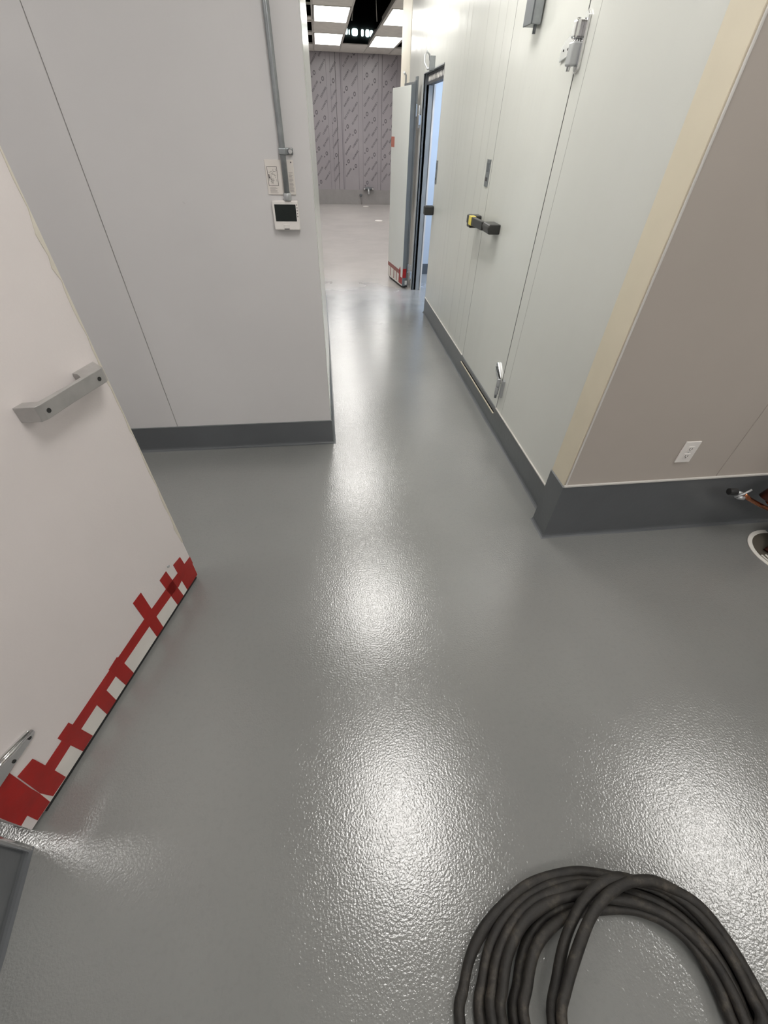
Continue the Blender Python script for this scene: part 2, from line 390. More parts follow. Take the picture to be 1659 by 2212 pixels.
# jamb channel at the corner of this wall, glossy
struct(MB().prism([(-1.03, .337), (-0.994, .332), (-0.984, .320), (-0.993, .312), (-1.03, .324)], lambda p, t: (p[0], p[1], t), 0.0, 2.1).build('trim_jamb', M['chrome'], None, 0.004), 'shiny metal jamb edge beside the foot of the open door', 'trim')

# ------------------------------------------------------------------ ceilings
struct(MB().box(-3.7, 0.02, -3.2, 6.26, CEIL, CEIL + .03).box(0.68, 5.3, -3.2, 7.8, CEIL, CEIL + .03).box(.02, .68, -3.2, 6.26, CEIL + .02, CEIL + .05).build('ceiling', M['tile']), 'white tiled ceiling above the corridor and near room', 'ceiling')
# far room: suspended grid, some tiles in place, the middle bay open to the plenum
m = MB()
ys = [6.26, 7.4, 8.62, 9.84, 11.15, 12.32, 13.84, YF]
for a, b in ((8.62, 9.84), (11.15, 12.32), (13.84, YF)): m.box(0.05, 0.65, a + .01, b - .01, CEIL, CEIL + .015)
for a, b in ((8.62, 9.84), (11.15, 12.32), (13.84, YF)): m.box(1.26, 1.86, a + .01, b - .01, CEIL, CEIL + .015)
m.box(-4.2, 0.03, 13.84, YF, CEIL, CEIL + .015).box(0.66, 1.25, 13.62, YF, CEIL, CEIL + .015).box(1.88, 6.2, 13.84, YF, CEIL, CEIL + .015)
m.box(-1.2, 0.02, 12.35, 12.75, CEIL + .01, CEIL + .025).box(-4.2, -0.62, 6.26, 13.84, CEIL, CEIL + .015).box(2.5, 6.2, 7.8, 13.84, CEIL, CEIL + .015)
m.box(-.62, .02, 10.9, 11.35, CEIL + .01, CEIL + .025)
cf = struct(m.build('ceiling', M['tile']), 'suspended ceiling of the far room with open dark bays', 'ceiling')
m = MB()
for x in (-1.2, -0.6, 0.035, 0.66, 1.25, 1.87, 2.49, 3.1): m.box(x - .012, x + .012, 6.3, YF, CEIL - .004, CEIL + .03)
m.build('main_runner', M['tgrid'], cf)
m = MB()
for y in (8.62, 9.84, 11.15, 12.32, 13.84): m.box(-1.2, .66, y - .01, y + .01, CEIL - .003, CEIL + .02).box(1.25, 3.1, y - .01, y + .01, CEIL - .003, CEIL + .02)
m.build('cross_tee', M['tgrid'], cf)
# plenum above
struct(MB().box(-4.3, 6.3, 6.2, 20.2, 4.6, 4.7).build('ceiling', M['plenum']), 'dark roof deck above the open ceiling bays', 'ceiling')
struct(MB().box(-4.3, 6.3, 20.0, 20.1, 2.9, 4.6).build('wall_plenum', M['plenum']), 'dark wall at the end of the ceiling void with small daylight openings')
struct(MB().box(-4.3, -4.2, 6.2, 20.0, 2.99, 4.6).box(6.2, 6.3, 6.2, 20.0, 2.99, 4.6).box(-4.2, 6.2, 6.1, 6.2, 2.99, 4.6).box(-4.2, 6.2, YF + .12, 20.0, 2.9, 2.98).build('wall_plenum', M['plenum']), 'dark side walls of the ceiling void')
m = MB()
for y in (8.0, 9.6, 11.2, 12.8, 14.4, 16.0): m.box(-4.2, 6.2, y - .05, y + .05, 4.15, 4.35)
struct(m.build('trim_joists', M['duct']), 'dark roof joists crossing the ceiling void', 'joists')
tag(MB().tube([(-.4, 12.6, 3.75), (2.4, 12.9, 3.8)], .16, 20).build('air_duct', M['duct']), 'thick dim round duct crossing the open bay above the far room', 'duct')
tag(MB().tube([(-.4, 10.2, 3.8), (3.4, 10.2, 3.8)], .09, 16).build('air_duct', M['duct']), 'thinner dim pipe crossing the nearer part of the open bay', 'duct')
tag(MB().tube([(0.72, 11.0, 2.99), (0.80, 11.3, 3.35), (.84, 11.35, 4.15)], .008, 8).build('hanger_wire', M['tgrid']), 'bright wire hanging beside the open ceiling bay, leftmost of the wires', 'wire')
tag(MB().tube([(1.16, 11.0, 2.99), (1.14, 11.05, 3.35), (1.12, 11.1, 4.15)], .006, 8).build('hanger_wire', M['tgrid']), 'thin wire hanging at the right side of the open ceiling bay', 'wire')
for i, (x0, x1, za, zb) in enumerate([(1.00, 1.02, 3.83, 3.95), (1.09, 1.17, 3.82, 3.95), (1.20, 1.235, 3.82, 3.93), (1.30, 1.49, 3.80, 3.96), (1.60, 1.68, 3.80, 3.95), (1.74, 1.86, 3.79, 3.95), (1.88, 1.98, 3.79, 3.94)]):
    n = 20; pts = []
    for k in range(n):
        a = 2 * math.pi * k / n; c, s_ = math.cos(a), math.sin(a)
        pts.append(((x0 + x1) / 2 + (x1 - x0) / 2 * math.copysign(abs(c) ** .55, c), (za + zb) / 2 + (zb - za) / 2 * math.copysign(abs(s_) ** .55, s_)))
    struct(MB().prism(pts, lambda p, t: (p[0], t, p[1]), 19.97, 19.99).build('window_%d' % (i + 1), M['sky_pane']),
           'small bright daylight opening in the ceiling void, number %s from the left' % ['one', 'two', 'three', 'four', 'five', 'six', 'seven'][i], 'window')

# ------------------------------------------------------------------ ceiling lights
def troffer(x0, x1, y0, y1, z, lens, label, group, frame=M['tgrid']):
    c = ((x0 + x1) / 2, (y0 + y1) / 2, z)
    t = tag(empty('ceiling_light', c), label, 'light', group)
    MB().box(x0, x1, y0, y1, z + .004, z + .09).build('housing', frame, t)
    m = MB()
    for a in ((x0, x1, y0, y0 + .022), (x0, x1, y1 - .022, y1), (x0, x0 + .022, y0, y1), (x1 - .022, x1, y0, y1)): m.box(*a, z - .006, z + .004)
    m.build('frame', frame, t)
    MB().box(x0 + .022, x1 - .022, y0 + .022, y1 - .022, z - .003, z + .003).build('diffuser', lens, t)
    return t
FG = 'troffers in the far room ceiling'
troffer(.055, .645, 9.85, 11.14, CEIL, M['lens_far'], 'large square-looking lit panel, top left of the far room ceiling', FG)
troffer(.055, .645, 12.33, 13.83, CEIL, M['lens_far'], 'lit panel at lower left, above the left side of the filmed wall', FG)
troffer(1.262, 1.855, 9.78, 11.14, CEIL, M['lens_far'], 'lit panel at upper right, half hidden by the white corridor wall', FG)
troffer(1.262, 1.855, 12.33, 13.80, CEIL, M['lens_far'], 'lit panel at lower right, above the open white door', FG)
NG = 'troffers in the near ceiling'
z = CEIL - .012
troffer(.05, .65, 7.35, 8.60, z, M['lens'], 'lit ceiling panel where the corridor meets the far room', NG)
troffer(.05, .65, 4.92, 6.14, z, M['lens'], 'lit ceiling panel over the far end of the corridor', NG)
troffer(.05, .65, 2.50, 3.72, z, M['lens'], 'lit ceiling panel over the middle of the corridor', NG)
troffer(.05, .65, 0.20, 1.42, z, M['lens'], 'lit ceiling panel over the mouth of the corridor', NG)
troffer(2.75, 3.35, -0.35, 0.87, z, M['lens'], 'lit ceiling panel on the right of the near room', NG)
troffer(-2.75, -2.15, 0.45, 1.67, z, M['lens'], 'lit ceiling panel of the side room beyond the open door', NG)
troffer(.05, .65, -2.9, -1.68, z, M['lens'], 'unseen fill panel added behind the camera', NG)  # unseen panel, added as extra fill for the near room
troffer(1.4, 2.0, -2.9, -1.68, z, M['lens'], 'unseen fill panel added at the back middle of the near room', NG)  # also added out of view, brightens the left door and tan wall
troffer(2.0, 2.6, 5.2, 6.4, 2.59, M['lens_blue'], 'cool blue-white light inside the cold room', None)
for x0, y0 in ((-2.6, 8.0), (-2.6, 11.5), (4.0, 9.0), (4.0, 12.0)): troffer(x0, x0 + .6, y0, y0 + 1.2, z, M['lens_far'], 'lit ceiling panel off to the %s side of the far room, %s row' % ('left' if x0 < 0 else 'right', 'near' if y0 < 10 else 'back'), FG)

# ------------------------------------------------------------------ door_1 : open white door on the left
A = Vector((-0.71, 1.324, 0)); u = Vector((-0.289, -0.957, 0)).normalized(); nn = Vector((0.957, -0.289, 0)).normalized()
TD = Matrix(((u.x, nn.x, 0, A.x), (u.y, nn.y, 0, A.y), (0, 0, 1, 0), (0, 0, 0, 1)))       # local (s, n, z)
d1 = struct(empty('door_1', (A.x + u.x * .98, A.y + u.y * .98, 0)), 'open white embossed door on the left with red tape along its foot', 'door')
MB(TD).box(0, .955, -.095, 0, 0.021, 2.05).build('panel', M['door_left'], d1, 0.003)
MB(TD).box(0.01, .95, -.09, -.004, 0.003, 0.021).build('bottom_gasket', M['rubber'], d1)
m = MB(TD)                                                     # peeling paint bead along the free edge
z = .25; pl = []
while z < 2.04: pl.append(z); z += random.uniform(.02, .06)
poly = [(0.0, p) for p in pl] + [(0.002 + .014 * random.random() ** 2, p) for p in pl[::-1]]
m.prism(poly, lambda p, t: (p[0], t, p[1]), 0.0, 0.0016).build('edge_caulk', plain('yellowed_caulk', rgb(208, 202, 190), .6, bump=(60, .003)), d1)
def sz(m, poly, a=0.0, b=.0012): m.prism(poly, lambda p, t: (p[0], t, p[1]), a, b); return m
# skirt paint strip, seen between tape pieces
sz(MB(TD), [(0.002, .022), (.955, .022), (.955, .112), (.002, .112)], 0, .0006).build('skirt_paint', M['white_tape'], d1)
tapes = [
 [(.1275, .0965), (.345, .1065), (.505, .108), (.66, .104), (.79, .100), (.90, .094), (.90, .148), (.79, .152), (.505, .158), (.345, .1605), (.1275, .154)],
 [(0, .1483), (.1427, .1534), (.1342, .0909), (.0999, .0984), (.0953, .0226), (.0041, .0223), (.0037, .1023), (0, .103)],
 [(.052, .205), (.103, .210), (.1, .129), (.0435, .121)],
 [(.149, .2246), (.197, .2232), (.1794, .0226), (.1289, .0222)],
 [(.2943, .272), (.3442, .272), (.3407, .0222), (.2941, .0222)],
 [(.5078, .1654), (.5559, .1622), (.5491, .0228), (.5, .0224), (.5029, .1096)],
 [(.6055, .1072), (.6571, .1032), (.658, .0225), (.6061, .0222)],
 [(.7428, .177), (.7907, .176), (.7899, .1539), (.7819, .024), (.7319, .0248), (.7367, .1002)],
 [(.8602, .2173), (.9092, .2262), (.9157, .1454), (.9204, .0927), (.9138, .0282), (.8596, .0265), (.8588, .094)],
 [(.9074, .2852), (.9219, .2875), (.955, .245), (.955, .0256), (.9284, .0244), (.921, .0957), (.9191, .1443)]]
for i, p in enumerate(tapes): sz(MB(TD), p, .0008, .0016 + .0003 * (i % 3)).build('tape_strip', M['red_tape'], d1)
# rest of tape wraps onto the hinge stile
sz(MB(TD), [(.955, .022), (1.0, .022), (1.0, 2.05), (.955, 2.05)], -.09, -.0005).build('hinge_stile', M['door_left'], d1)
sz(MB(TD), [(.955, .243), (.9687, .225), (.998, .215), (1.0, .1362), (1.0, .0809), (.975, .0846), (.977, .0269), (.955, .0256)], -.0005, .0016).build('tape_strip', M['red_tape'], d1)
# pull handle
h = MB(TD); prof = [(.024, 0), (.052, .052), (.062, .056), (.18, .052), (.285, .052), (.300, .047), (.316, 0), (.285, 0), (.272, .034), (.18, .040), (.125, .040), (.111, .018), (.109, 0)]
h.prism(prof, lambda p, t: (p[0], p[1], t), 1.031, 1.073)
hd = h.build('handle', M['aluminium'], d1, 0.0015)
for s_, zz in ((.083, 1.050), (.272, 1.050)):
    MB(TD).tube([(s_, .048, zz), (s_, .0568 if s_ < .1 else .0535, zz)], .0062, 16).build('screw', M['dark_gap'], hd)
# strap hinge
hb = MB(TD); sz(hb, [(.806, .300), (.814, .314), (.93, .345), (.99, .36), (.99, .262), (.93, .268), (.822, .279), (.807, .288)], 0.0, .008)
hg = hb.build('hinge', M['chrome'], d1, .002)
MB(TD).tube([(.81, .009, .303), (.99, .013, .345)], .006, 10).build('rib', M['chrome'], hg)
for s_, zz in ((.826, .292), (.885, .285)): MB(TD).tube([(s_, .006, zz), (s_, .010, zz)], .005, 12).build('screw', M['dark_gap'], hg)
MB(TD).tube([(1.0, .02, .25), (1.0, .02, .37)], .012, 14).build('knuckle', M['chrome'], hg)
MB(TD).tube([(.128, 0, .232), (.128, .004, .232)], .006, 12).build('rivet', M['steel'], d1)

# ------------------------------------------------------------------ door_2 : closed flush door in the right wall
d2 = struct(empty('door_2', (XR, 2.54, 0)), 'closed flush white door in the right wall with a black latch', 'door')
MB().box(XR - .001, XR + .09, 2.5405, 3.4645, .135, 2.248).build('panel', M['panel_right'], d2, .0015)
MB().box(XR - .006, XR + .06, 2.55, 3.455, .118, .128).build('sweep', M['rubber'], d2)
MB().box(XR - .0135, XR - .006, 2.545, 3.46, .110, .116).build('sill_edge', M['cream'], d2)
def xr(m, poly, a, b): m.prism(poly, lambda p, t: (XR - t, p[0], p[1]), a, b); return m     # poly (y, z), t = distance out of wall
# latch handle: keeper + lever + body
lt = MB(); lt.prism([(0, 0), (.10, 0), (.115, .035), (.10, .055), (.0, .055)], lambda p, t: (XR - p[0] * .75, t, 1.115 + p[1]), 3.10, 3.235)
lat = lt.build('latch', M['black_plastic'], d2, .006)
MB().prism([(3.235, .058), (3.235, .088), (3.40, .100), (3.56, .100), (3.58, .085), (3.58, .060), (3.40, .070)], lambda p, t: (XR - p[1], p[0], t), 1.118, 1.168).build('lever', M['black_plastic'], lat, .005)
MB().box(XR - .104, XR - .066, 3.44, 3.50, 1.116, 1.170).build('sticker', M['yellow'], lat, .003)
k = tag(MB().box(XR - .085, XR, 3.52, 3.60, 1.09, 1.165).build('latch_strike', M['black_plastic'], None, .008), 'black latch keeper on the wall beside the closed flush door', 'latch')
# label plates on the wall beside each door
for y0, y1, z0, z1, lab in ((3.50, 3.575, 1.33, 1.475, 'small metal name plate on the wall above the black latch'), (5.125, 5.19, 1.22, 1.40, 'small metal name plate at the edge of the open doorway')):
    t = tag(empty('name_plate', (XR, y0, z0)), lab, 'plate')
    MB().box(XR - .005, XR, y0, y1, z0, z1).build('plate', M['galv'], t, .002)
    pl_ = MB().box(XR - .0062, XR - .004, y0 + .015, y1 - .015, z1 - .065, z1 - .02).build('emblem', M['grey_dark'], t)
    MB().box(XR - .0062, XR - .004, y0 + .018, y1 - .018, z0 + .03, z0 + .05).build('lettering', M['ink'], t)
# hinges of door_2
def hinge2(y, z, s, up):
    kx = MB(); xr(kx, [(y - .055, z - .07), (y - .03, z - .085), (y - .012, z - .07), (y - .012, z + .085), (y - .03, z + .10), (y - .05, z + .085)], 0, .012)
    hb = kx.build('hinge', M['chrome'], d2, .002)
    MB().box(XR - .045, XR - .010, y - .035, y + .012, z - .06, z + .012).build('knuckle', M['steel'], hb, .006)
    MB().box(XR - .045, XR - .006, y - .020, y + .014, z + .02, z + .075).build('knuckle', M['chrome'], hb, .008)
    MB().tube([(XR - .028, y, z - .075), (XR - .028, y, z + .08)], .008, 12).build('pin', M['chrome'], hb)
    st = MB(); xr(st, [(y + .01, z - .01), (y + .16, z - .035), (y + .165, z + .01), (y + .12, z + .035), (y + .01, z + .075)], 0, .010)
    st.build('strap', M['chrome'], hb, .002)
    for q in (.09, .135): MB().tube([(XR - .009, y + q, z - .0), (XR - .0115, y + q, z - .0)], .004, 10).build('screw', M['dark_gap'], hb)
hinge2(2.545, 1.885, 1, 1)
def hinge_low(y, z, par, S1=1.0):
    kx = MB(); xr(kx, [(y - .045, z - .065), (y - .02, z - .065), (y - .02, z + .05), (y - .035, z + .062), (y - .045, z + .05)], 0, .016)
    hb = kx.build('hinge', M['steel'], par, .002)
    MB().tube([(XR - .03, y, z - .06), (XR - .03, y, z - .005)], .013, 16).build('knuckle', M['steel'], hb, .002)
    MB().tube([(XR - .03, y, z), (XR - .03, y, z + .05)], .014, 16, rs=[.014, .010]).build('knuckle', M['steel'], hb, .002)
    MB().tube([(XR - .03, y, z - .085), (XR - .03, y, z - .06)], .008, 12).build('pin', M['grey_dark'], hb)
    st = MB(); st.prism([(y + .0, z + .015), (y + .02, z + .05), (y + .12, z + .115), (y + .14, z + .11), (y + .135, z + .055), (y + .06, z + .01)], lambda p, t: (XR - t, p[0], p[1]), .0, .014)
    st.build('strap', M['chrome'], hb, .003)
    MB().tube([(XR - .016, y + .015, z + .035), (XR - .018, y + .128, z + .082)], .0025, 8).build('slot', M['dark_gap'], hb)
hinge_low(2.525, .335, d2)
# door closer arm bracket above
b = MB().box(XR - .055, XR - .008, 3.035, 3.135, 2.005, 2.45).build('closer_bracket', M['galv'], d2, .003)
MB().box(XR - .062, XR - .054, 3.03, 3.14, 2.005, 2.45).build('flange', M['grey_dark'], b, .002)
MB().tube([(XR - .03, 3.05, 1.975), (XR - .03, 3.05, 2.005)], .008, 10).build('pin', M['grey_dark'], b)

# ------------------------------------------------------------------ doorway frame to the cold room + door_3 (open leaf)
o = struct(MB().box(XR - .004, XR + .13, Y1, Y1 + .006, 0, ZT).box(XR - .006, XR + .05, Y1 + .003, Y1 + .016, 0, ZT).box(XR - .004, XR + .12, Y0, Y1, ZT - .004, ZT + .004).box(XR + .0, XR + .12, Y0 - .004, Y0 + .002, 0, ZT).build('trim_1', M['frame_grey']), 'grey trim lining the open cold room doorway', 'door frame')
MB().box(XR + .012, XR + .03, Y1 - .008, Y1, 0, ZT).build('stop_bead', M['grey_dark'], o)
MB().box(XR + .055, XR + .10, Y1 - .010, Y1, 0, ZT).build('jamb_face', M['frame_grey'], o)
MB().box(XR + .112, XR + .130, Y1 - .014, Y1, 0, ZT).build('inner_lip', M['white_plastic'], o)
# perforated rail under the header
rl = MB().box(XR + .025, XR + .085, Y0 + .01, Y1 - .03, ZT - .085, ZT - .006).build('curtain_rail', M['rail_dark'])
tag(rl, 'dark perforated rail under the header of the cold room doorway', 'rail')
for i in range(12):
    y = Y0 + .08 + i * .064
    MB().tube([(XR + .0235, y, ZT - .046), (XR + .026, y, ZT - .046)], .020, 12).build('bright_slot', M['white_plastic'], rl)
k = tag(empty('hook', (XR, 5.66, 2.05)), 'grey metal hook catch above the cold room doorway', 'hook')
MB().tube([(XR - .004, 5.64, 2.05), (XR - .055, 5.70, 2.045), (XR - .075, 5.76, 2.09), (XR - .07, 5.79, 2.14), (XR - .05, 5.80, 2.165), (XR - .02, 5.82, 2.15), (XR - .012, 5.83, 2.11)], .008, 10).build('hook_arm', M['steel'], k)
MB().box(XR - .05, XR, 5.62, 5.66, 2.03, 2.125).build('mounting_block', M['galv'], k, .003)
tag(MB().box(XR - .10, XR, 5.125, 5.195, .965, 1.045).build('latch_strike', M['black_plastic'], None, .012), 'dark latch keeper knob at the edge of the open doorway', 'latch')
# open leaf
A3 = Vector((0.909, 6.807, 0)); u3 = (Vector((1.027, 6.206, 0)) - A3); L3 = u3.length; u3.normalize(); n3 = Vector((-u3.y, u3.x, 0)) * -1
if n3.x > 0: n3 = -n3
T3 = Matrix(((u3.x, n3.x, 0, A3.x), (u3.y, n3.y, 0, A3.y), (0, 0, 1, 0), (0, 0, 0, 1)))
d3 = struct(empty('door_3', (1.15, 6.2, 0)), 'white cold room door standing open against the right wall', 'door')
MB(T3).box(0, L3, -.05, 0, .045, 1.965).build('panel', M['door_far'], d3, .003)
MB(T3).box(.0, L3 + .004, -.075, -.015, .012, .045).build('bottom_gasket', M['rubber'], d3)
MB(T3).box(L3 - .002, L3 + .008, -.050, -.002, .03, 1.975).build('edge_trim', M['grey_trim'], d3, .002)
MB(T3).box(L3 - .03, L3 + .005, -.064, -.050, .03, 2.0).build('gasket', M['grey_dark'], d3, .002)
MB(T3).box(L3 - .05, L3 + .006, -.080, -.064, .03, 2.03).build('gasket', M['grey_trim'], d3, .002)
MB(T3).box(L3 - .3, L3 + .0, -.08, -.03, 1.965, 1.99).build('top_channel', M['galv'], d3, .002)
MB(T3).tube([(L3 - .42, -.09, 1.98), (L3 - .42, -.09, 2.06), (L3 - .38, -.05, 2.08)], .010, 10).build('closer_hook', M['steel'], d3)
MB(T3).box(0.0, .12, 0, .0015, 1.455, 1.55).build('sticker', plain('faded_red_sticker', rgb(176, 110, 96), .5), d3)
sz(MB(T3), [(0, .03), (L3, .03), (L3, .175), (0, .175)], -.001, .0008).build('skirt_paint', M['white_tape'], d3)
pale = plain('faded_red_tape', rgb(150, 92, 88), .45)
sz(MB(T3), [(0, .165), (L3 - .08, .150), (L3 - .08, .20), (0, .212)], .0008, .0018).build('tape_strip', pale, d3)
for s_ in (.10, .25, .36): sz(MB(T3), [(s_, .048), (s_ + .028, .048), (s_ + .028, .17), (s_, .17)], .0008, .0018).build('tape_strip', pale, d3)
sz(MB(T3), [(.47, .048), (L3 + .001, .048), (L3 + .001, .13), (.54, .13), (.54, .2), (.52, .25), (.49, .22)], .0008, .002).build('tape_strip', M['red_tape'], d3)
MB(T3).box(L3 + .010, L3 + .0125, -.05, .0, .13, .24).build('tape_strip', M['red_tape'], d3)
for zz in (1.72, .20):
    hg = MB().box(1.115, XR, 6.145, 6.19, zz - .07, zz + .02).build('hinge', M['chrome'], d3, .006)
    MB().tube([(1.125, 6.165, zz - .09), (1.125, 6.165, zz + .09)], .011, 14).build('knuckle', M['steel'], hg, .002)
    MB().box(1.085, 1.100, 6.17, 6.20, zz - .0, zz + .10).build('strap', M['chrome'], hg, .002)
MB(T3).box(L3 + .006, L3 + .018, -.068, -.035, .045, .095).build('corner_cap', M['caulk'], d3, .006)

# ------------------------------------------------------------------ conduit, controller, instruction sheet on the left wall
c = tag(empty('electrical_conduit', (-.15, YL, 1.36)), 'thin grey metal conduit running down the left panel wall to the thermostat', 'conduit')
xc = -.157
MB().tube([(xc + .0, YL - .018, CEIL), (xc - .002, YL - .018, 1.9), (xc, YL - .018, 1.55), (xc + .0, YL - .024, 1.372)], .0125, 16).build('pipe', M['galv'], c)
MB().tube([(xc, YL - .024, 1.352), (xc, YL - .024, 1.380)], .018, 16).build('connector', M['steel'], c, .003)
st = MB().box(xc + .006, xc + .045, YL - .008, YL, 1.512, 1.536).box(xc - .016, xc + .016, YL - .034, YL, 1.512, 1.536).build('clamp', M['galv'], c, .004)
MB().tube([(xc + .032, YL - .008, 1.524), (xc + .032, YL - .02, 1.524)], .012, 14, rs=[.012, .007]).build('screw', M['chrome'], c)
t = tag(empty('thermostat', (-.172, YL, 1.25)), 'white wall thermostat with a dark square screen on the left panel wall', 'thermostat')
x0, x1, z0, z1 = -.232, -.112, 1.238, 1.352
MB().box(x0, x1, YL - .030, YL, z0, z1).build('housing', M['white_plastic'], t, .004)
MB().box(x0 + .010, x1 - .012, YL - .0315, YL - .029, z0 + .035, z1 - .014).build('screen', M['screen'], t, .001)
MB().box(x0 + .043, x0 + .071, YL - .0325, YL - .029, z0 + .006, z0 + .024).build('button', M['white_plastic'], t, .002)
MB().box(x0 + .045, x0 + .069, YL - .0315, YL - .029, z0 + .003, z0 + .006).build('button_painted_shade', M['ink'], t)  # dark strip drawn in as the shade under the button
for i in range(5): MB().box(x1 - .009, x1 - .0035, YL - .0308, YL - .0295, z1 - .018 - i * .011, z1 - .013 - i * .011).build('icon', M['ink_soft'], t)
t = tag(empty('instruction_sheet', (-.18, YL, 1.37)), 'pale printed instruction sheet fixed behind the conduit above the thermostat', 'sheet')
MB().box(-.243, -.117, YL - .006, YL, 1.372, 1.495).build('sheet', M['paper'], t, .001)
ys_ = YL - .0062
m = MB()
for a in ((-.236, -.192, 1.470, 1.4715), (-.236, -.192, 1.404, 1.4055), (-.193, -.1915, 1.404, 1.4715), (-.236, -.2345, 1.404, 1.4715)): m.box(a[0], a[1], ys_ - .0005, ys_ + .001, a[2], a[3])
for i in range(26):
    x = -.232 + random.random() * .034; zz = 1.41 + random.random() * .05; w_ = random.uniform(.003, .012)
    if random.random() < .5: m.box(x, x + w_, ys_ - .0005, ys_ + .001, zz, zz + .0009)
    else: m.box(x, x + .0009, ys_ - .0005, ys_ + .001, zz, zz + w_)
m.box(-.232, -.228, ys_ - .0005, ys_ + .001, 1.430, 1.445).box(-.228, -.224, ys_ - .0005, ys_ + .001, 1.430, 1.433)
m.build('wiring_diagram', M['ink'], t)
m = MB()
for i in range(16):
    zz = 1.450 - i * .0045; x = -.142 + .0
    m.box(x, x + random.uniform(.012, .019), ys_ - .0005, ys_ + .001, zz, zz + .0014)
m.build('small_print', M['ink_soft'], t); m = MB()
for i in range(6):
    zz = 1.398 - i * .004; m.box(-.232, -.232 + random.uniform(.02, .036), ys_ - .0005, ys_ + .001, zz, zz + .0012)
m.build('small_print', M['ink_soft'], t)
MB().tube([(-.127, ys_ + .001, 1.487), (-.127, ys_ - .002, 1.487)], .0028, 10).build('pin', M['ink'], t)

# ------------------------------------------------------------------ outlet on tan wall
t = tag(empty('wall_outlet', (1.648, YR, .52)), 'white double socket low on the tan wall above the curb', 'outlet')
MB().box(1.606, 1.684, YR - .007, YR, .462, .580).build('faceplate', M['white_plastic'], t, .003)
for zz in (.541, .501):
    q = MB().box(1.629, 1.661, YR - .0095, YR - .006, zz - .014, zz + .014).build('socket', M['white_plastic'], t, .003)
    MB().box(1.638, 1.6405, YR - .0102, YR - .009, zz - .004, zz + .006).box(1.650, 1.6525, YR - .0102, YR - .009, zz - .004, zz + .005).box(1.643, 1.648, YR - .0102, YR - .009, zz - .011, zz - .007).build('slot', M['ink'], q)
MB().tube([(1.645, YR - .006, .521), (1.645, YR - .0085, .521)], .003, 10).build('screw', M['steel'], t)

# ------------------------------------------------------------------ coil of black cable
loops = [[[0.205,-0.152,0.0145],[0.228,-0.098,0.0145],[0.262,-0.045,0.0145],[0.32,0.005,0.0145],[0.402,0.048,0.0145],[0.484,0.074,0.0165],[0.595,0.082,0.0198],[0.674,0.069,0.0198],[0.768,0.042,0.0198],[0.854,0.02,0.0165],[0.914,-0.018,0.0145],[0.954,-0.076,0.0145],[0.972,-0.147,0.0145],[0.971,-0.232,0.0145]],
[[0.254,-0.158,0.0165],[0.28,-0.088,0.0198],[0.321,-0.03,0.0198],[0.381,0.015,0.0198],[0.461,0.047,0.0198],[0.548,0.063,0.0264],[0.655,0.057,0.0198],[0.731,0.04,0.0198],[0.81,0.02,0.0198],[0.871,-0.016,0.0198],[0.908,-0.063,0.0198],[0.938,-0.115,0.0198],[0.951,-0.168,0.0198],[0.944,-0.235,0.0198]],
[[0.282,-0.16,0.033],[0.297,-0.106,0.033],[0.33,-0.053,0.033],[0.388,-0.002,0.033],[0.457,0.031,0.033],[0.536,0.047,0.0396],[0.622,0.05,0.033],[0.72,0.026,0.0264],[0.785,0.002,0.033],[0.837,-0.028,0.033],[0.877,-0.071,0.033],[0.902,-0.121,0.033],[0.908,-0.176,0.033],[0.902,-0.235,0.033]],
[[0.304,-0.162,0.0396],[0.321,-0.108,0.0462],[0.356,-0.052,0.0462],[0.418,-0.002,0.0462],[0.49,0.024,0.0462],[0.565,0.033,0.0396],[0.655,0.021,0.033],[0.734,0.0,0.0264],[0.797,-0.027,0.0198],[0.845,-0.063,0.0165],[0.882,-0.108,0.0165],[0.9,-0.159,0.0165],[0.897,-0.229,0.0165]],
[[0.339,-0.168,0.0165],[0.367,-0.108,0.0165],[0.407,-0.051,0.0165],[0.469,-0.007,0.0165],[0.54,0.015,0.0198],[0.611,0.023,0.0264],[0.691,0.012,0.0462],[0.761,-0.008,0.0462],[0.82,-0.042,0.0462],[0.859,-0.084,0.0462],[0.884,-0.133,0.0462],[0.891,-0.186,0.0462],[0.887,-0.233,0.0462]],
[[0.357,-0.168,0.0429],[0.385,-0.109,0.0429],[0.428,-0.054,0.0429],[0.486,-0.021,0.0396],[0.558,-0.003,0.0264],[0.64,-0.002,0.02],[0.73,-0.012,0.02],[0.8,-0.042,0.03],[0.848,-0.09,0.033],[0.87,-0.16,0.033],[0.864,-0.23,0.033]],
[[0.423,-0.177,0.0396],[0.466,-0.109,0.0396],[0.514,-0.046,0.0462],[0.573,0.006,0.0594],[0.63,0.038,0.0726],[0.693,0.052,0.0792],[0.757,0.04,0.066],[0.829,0.017,0.0594],[0.882,-0.023,0.0528],[0.913,-0.076,0.0528],[0.929,-0.135,0.0528],[0.929,-0.194,0.0528],[0.923,-0.236,0.0528]],
[[0.439,-0.177,0.066],[0.473,-0.125,0.066],[0.536,-0.06,0.0726],[0.597,-0.009,0.0792],[0.664,0.025,0.0858],[0.73,0.039,0.0858],[0.8,0.033,0.0792],[0.86,0.007,0.066],[0.906,-0.026,0.0594],[0.937,-0.073,0.0462],[0.955,-0.141,0.0396],[0.959,-0.214,0.0396],[0.958,-0.238,0.0396]]]
ctrl = [[.80, -.62, .0145], [.62, -.70, .0145], [.42, -.66, .0145], [.28, -.50, .0145], [.215, -.33, .0145]]
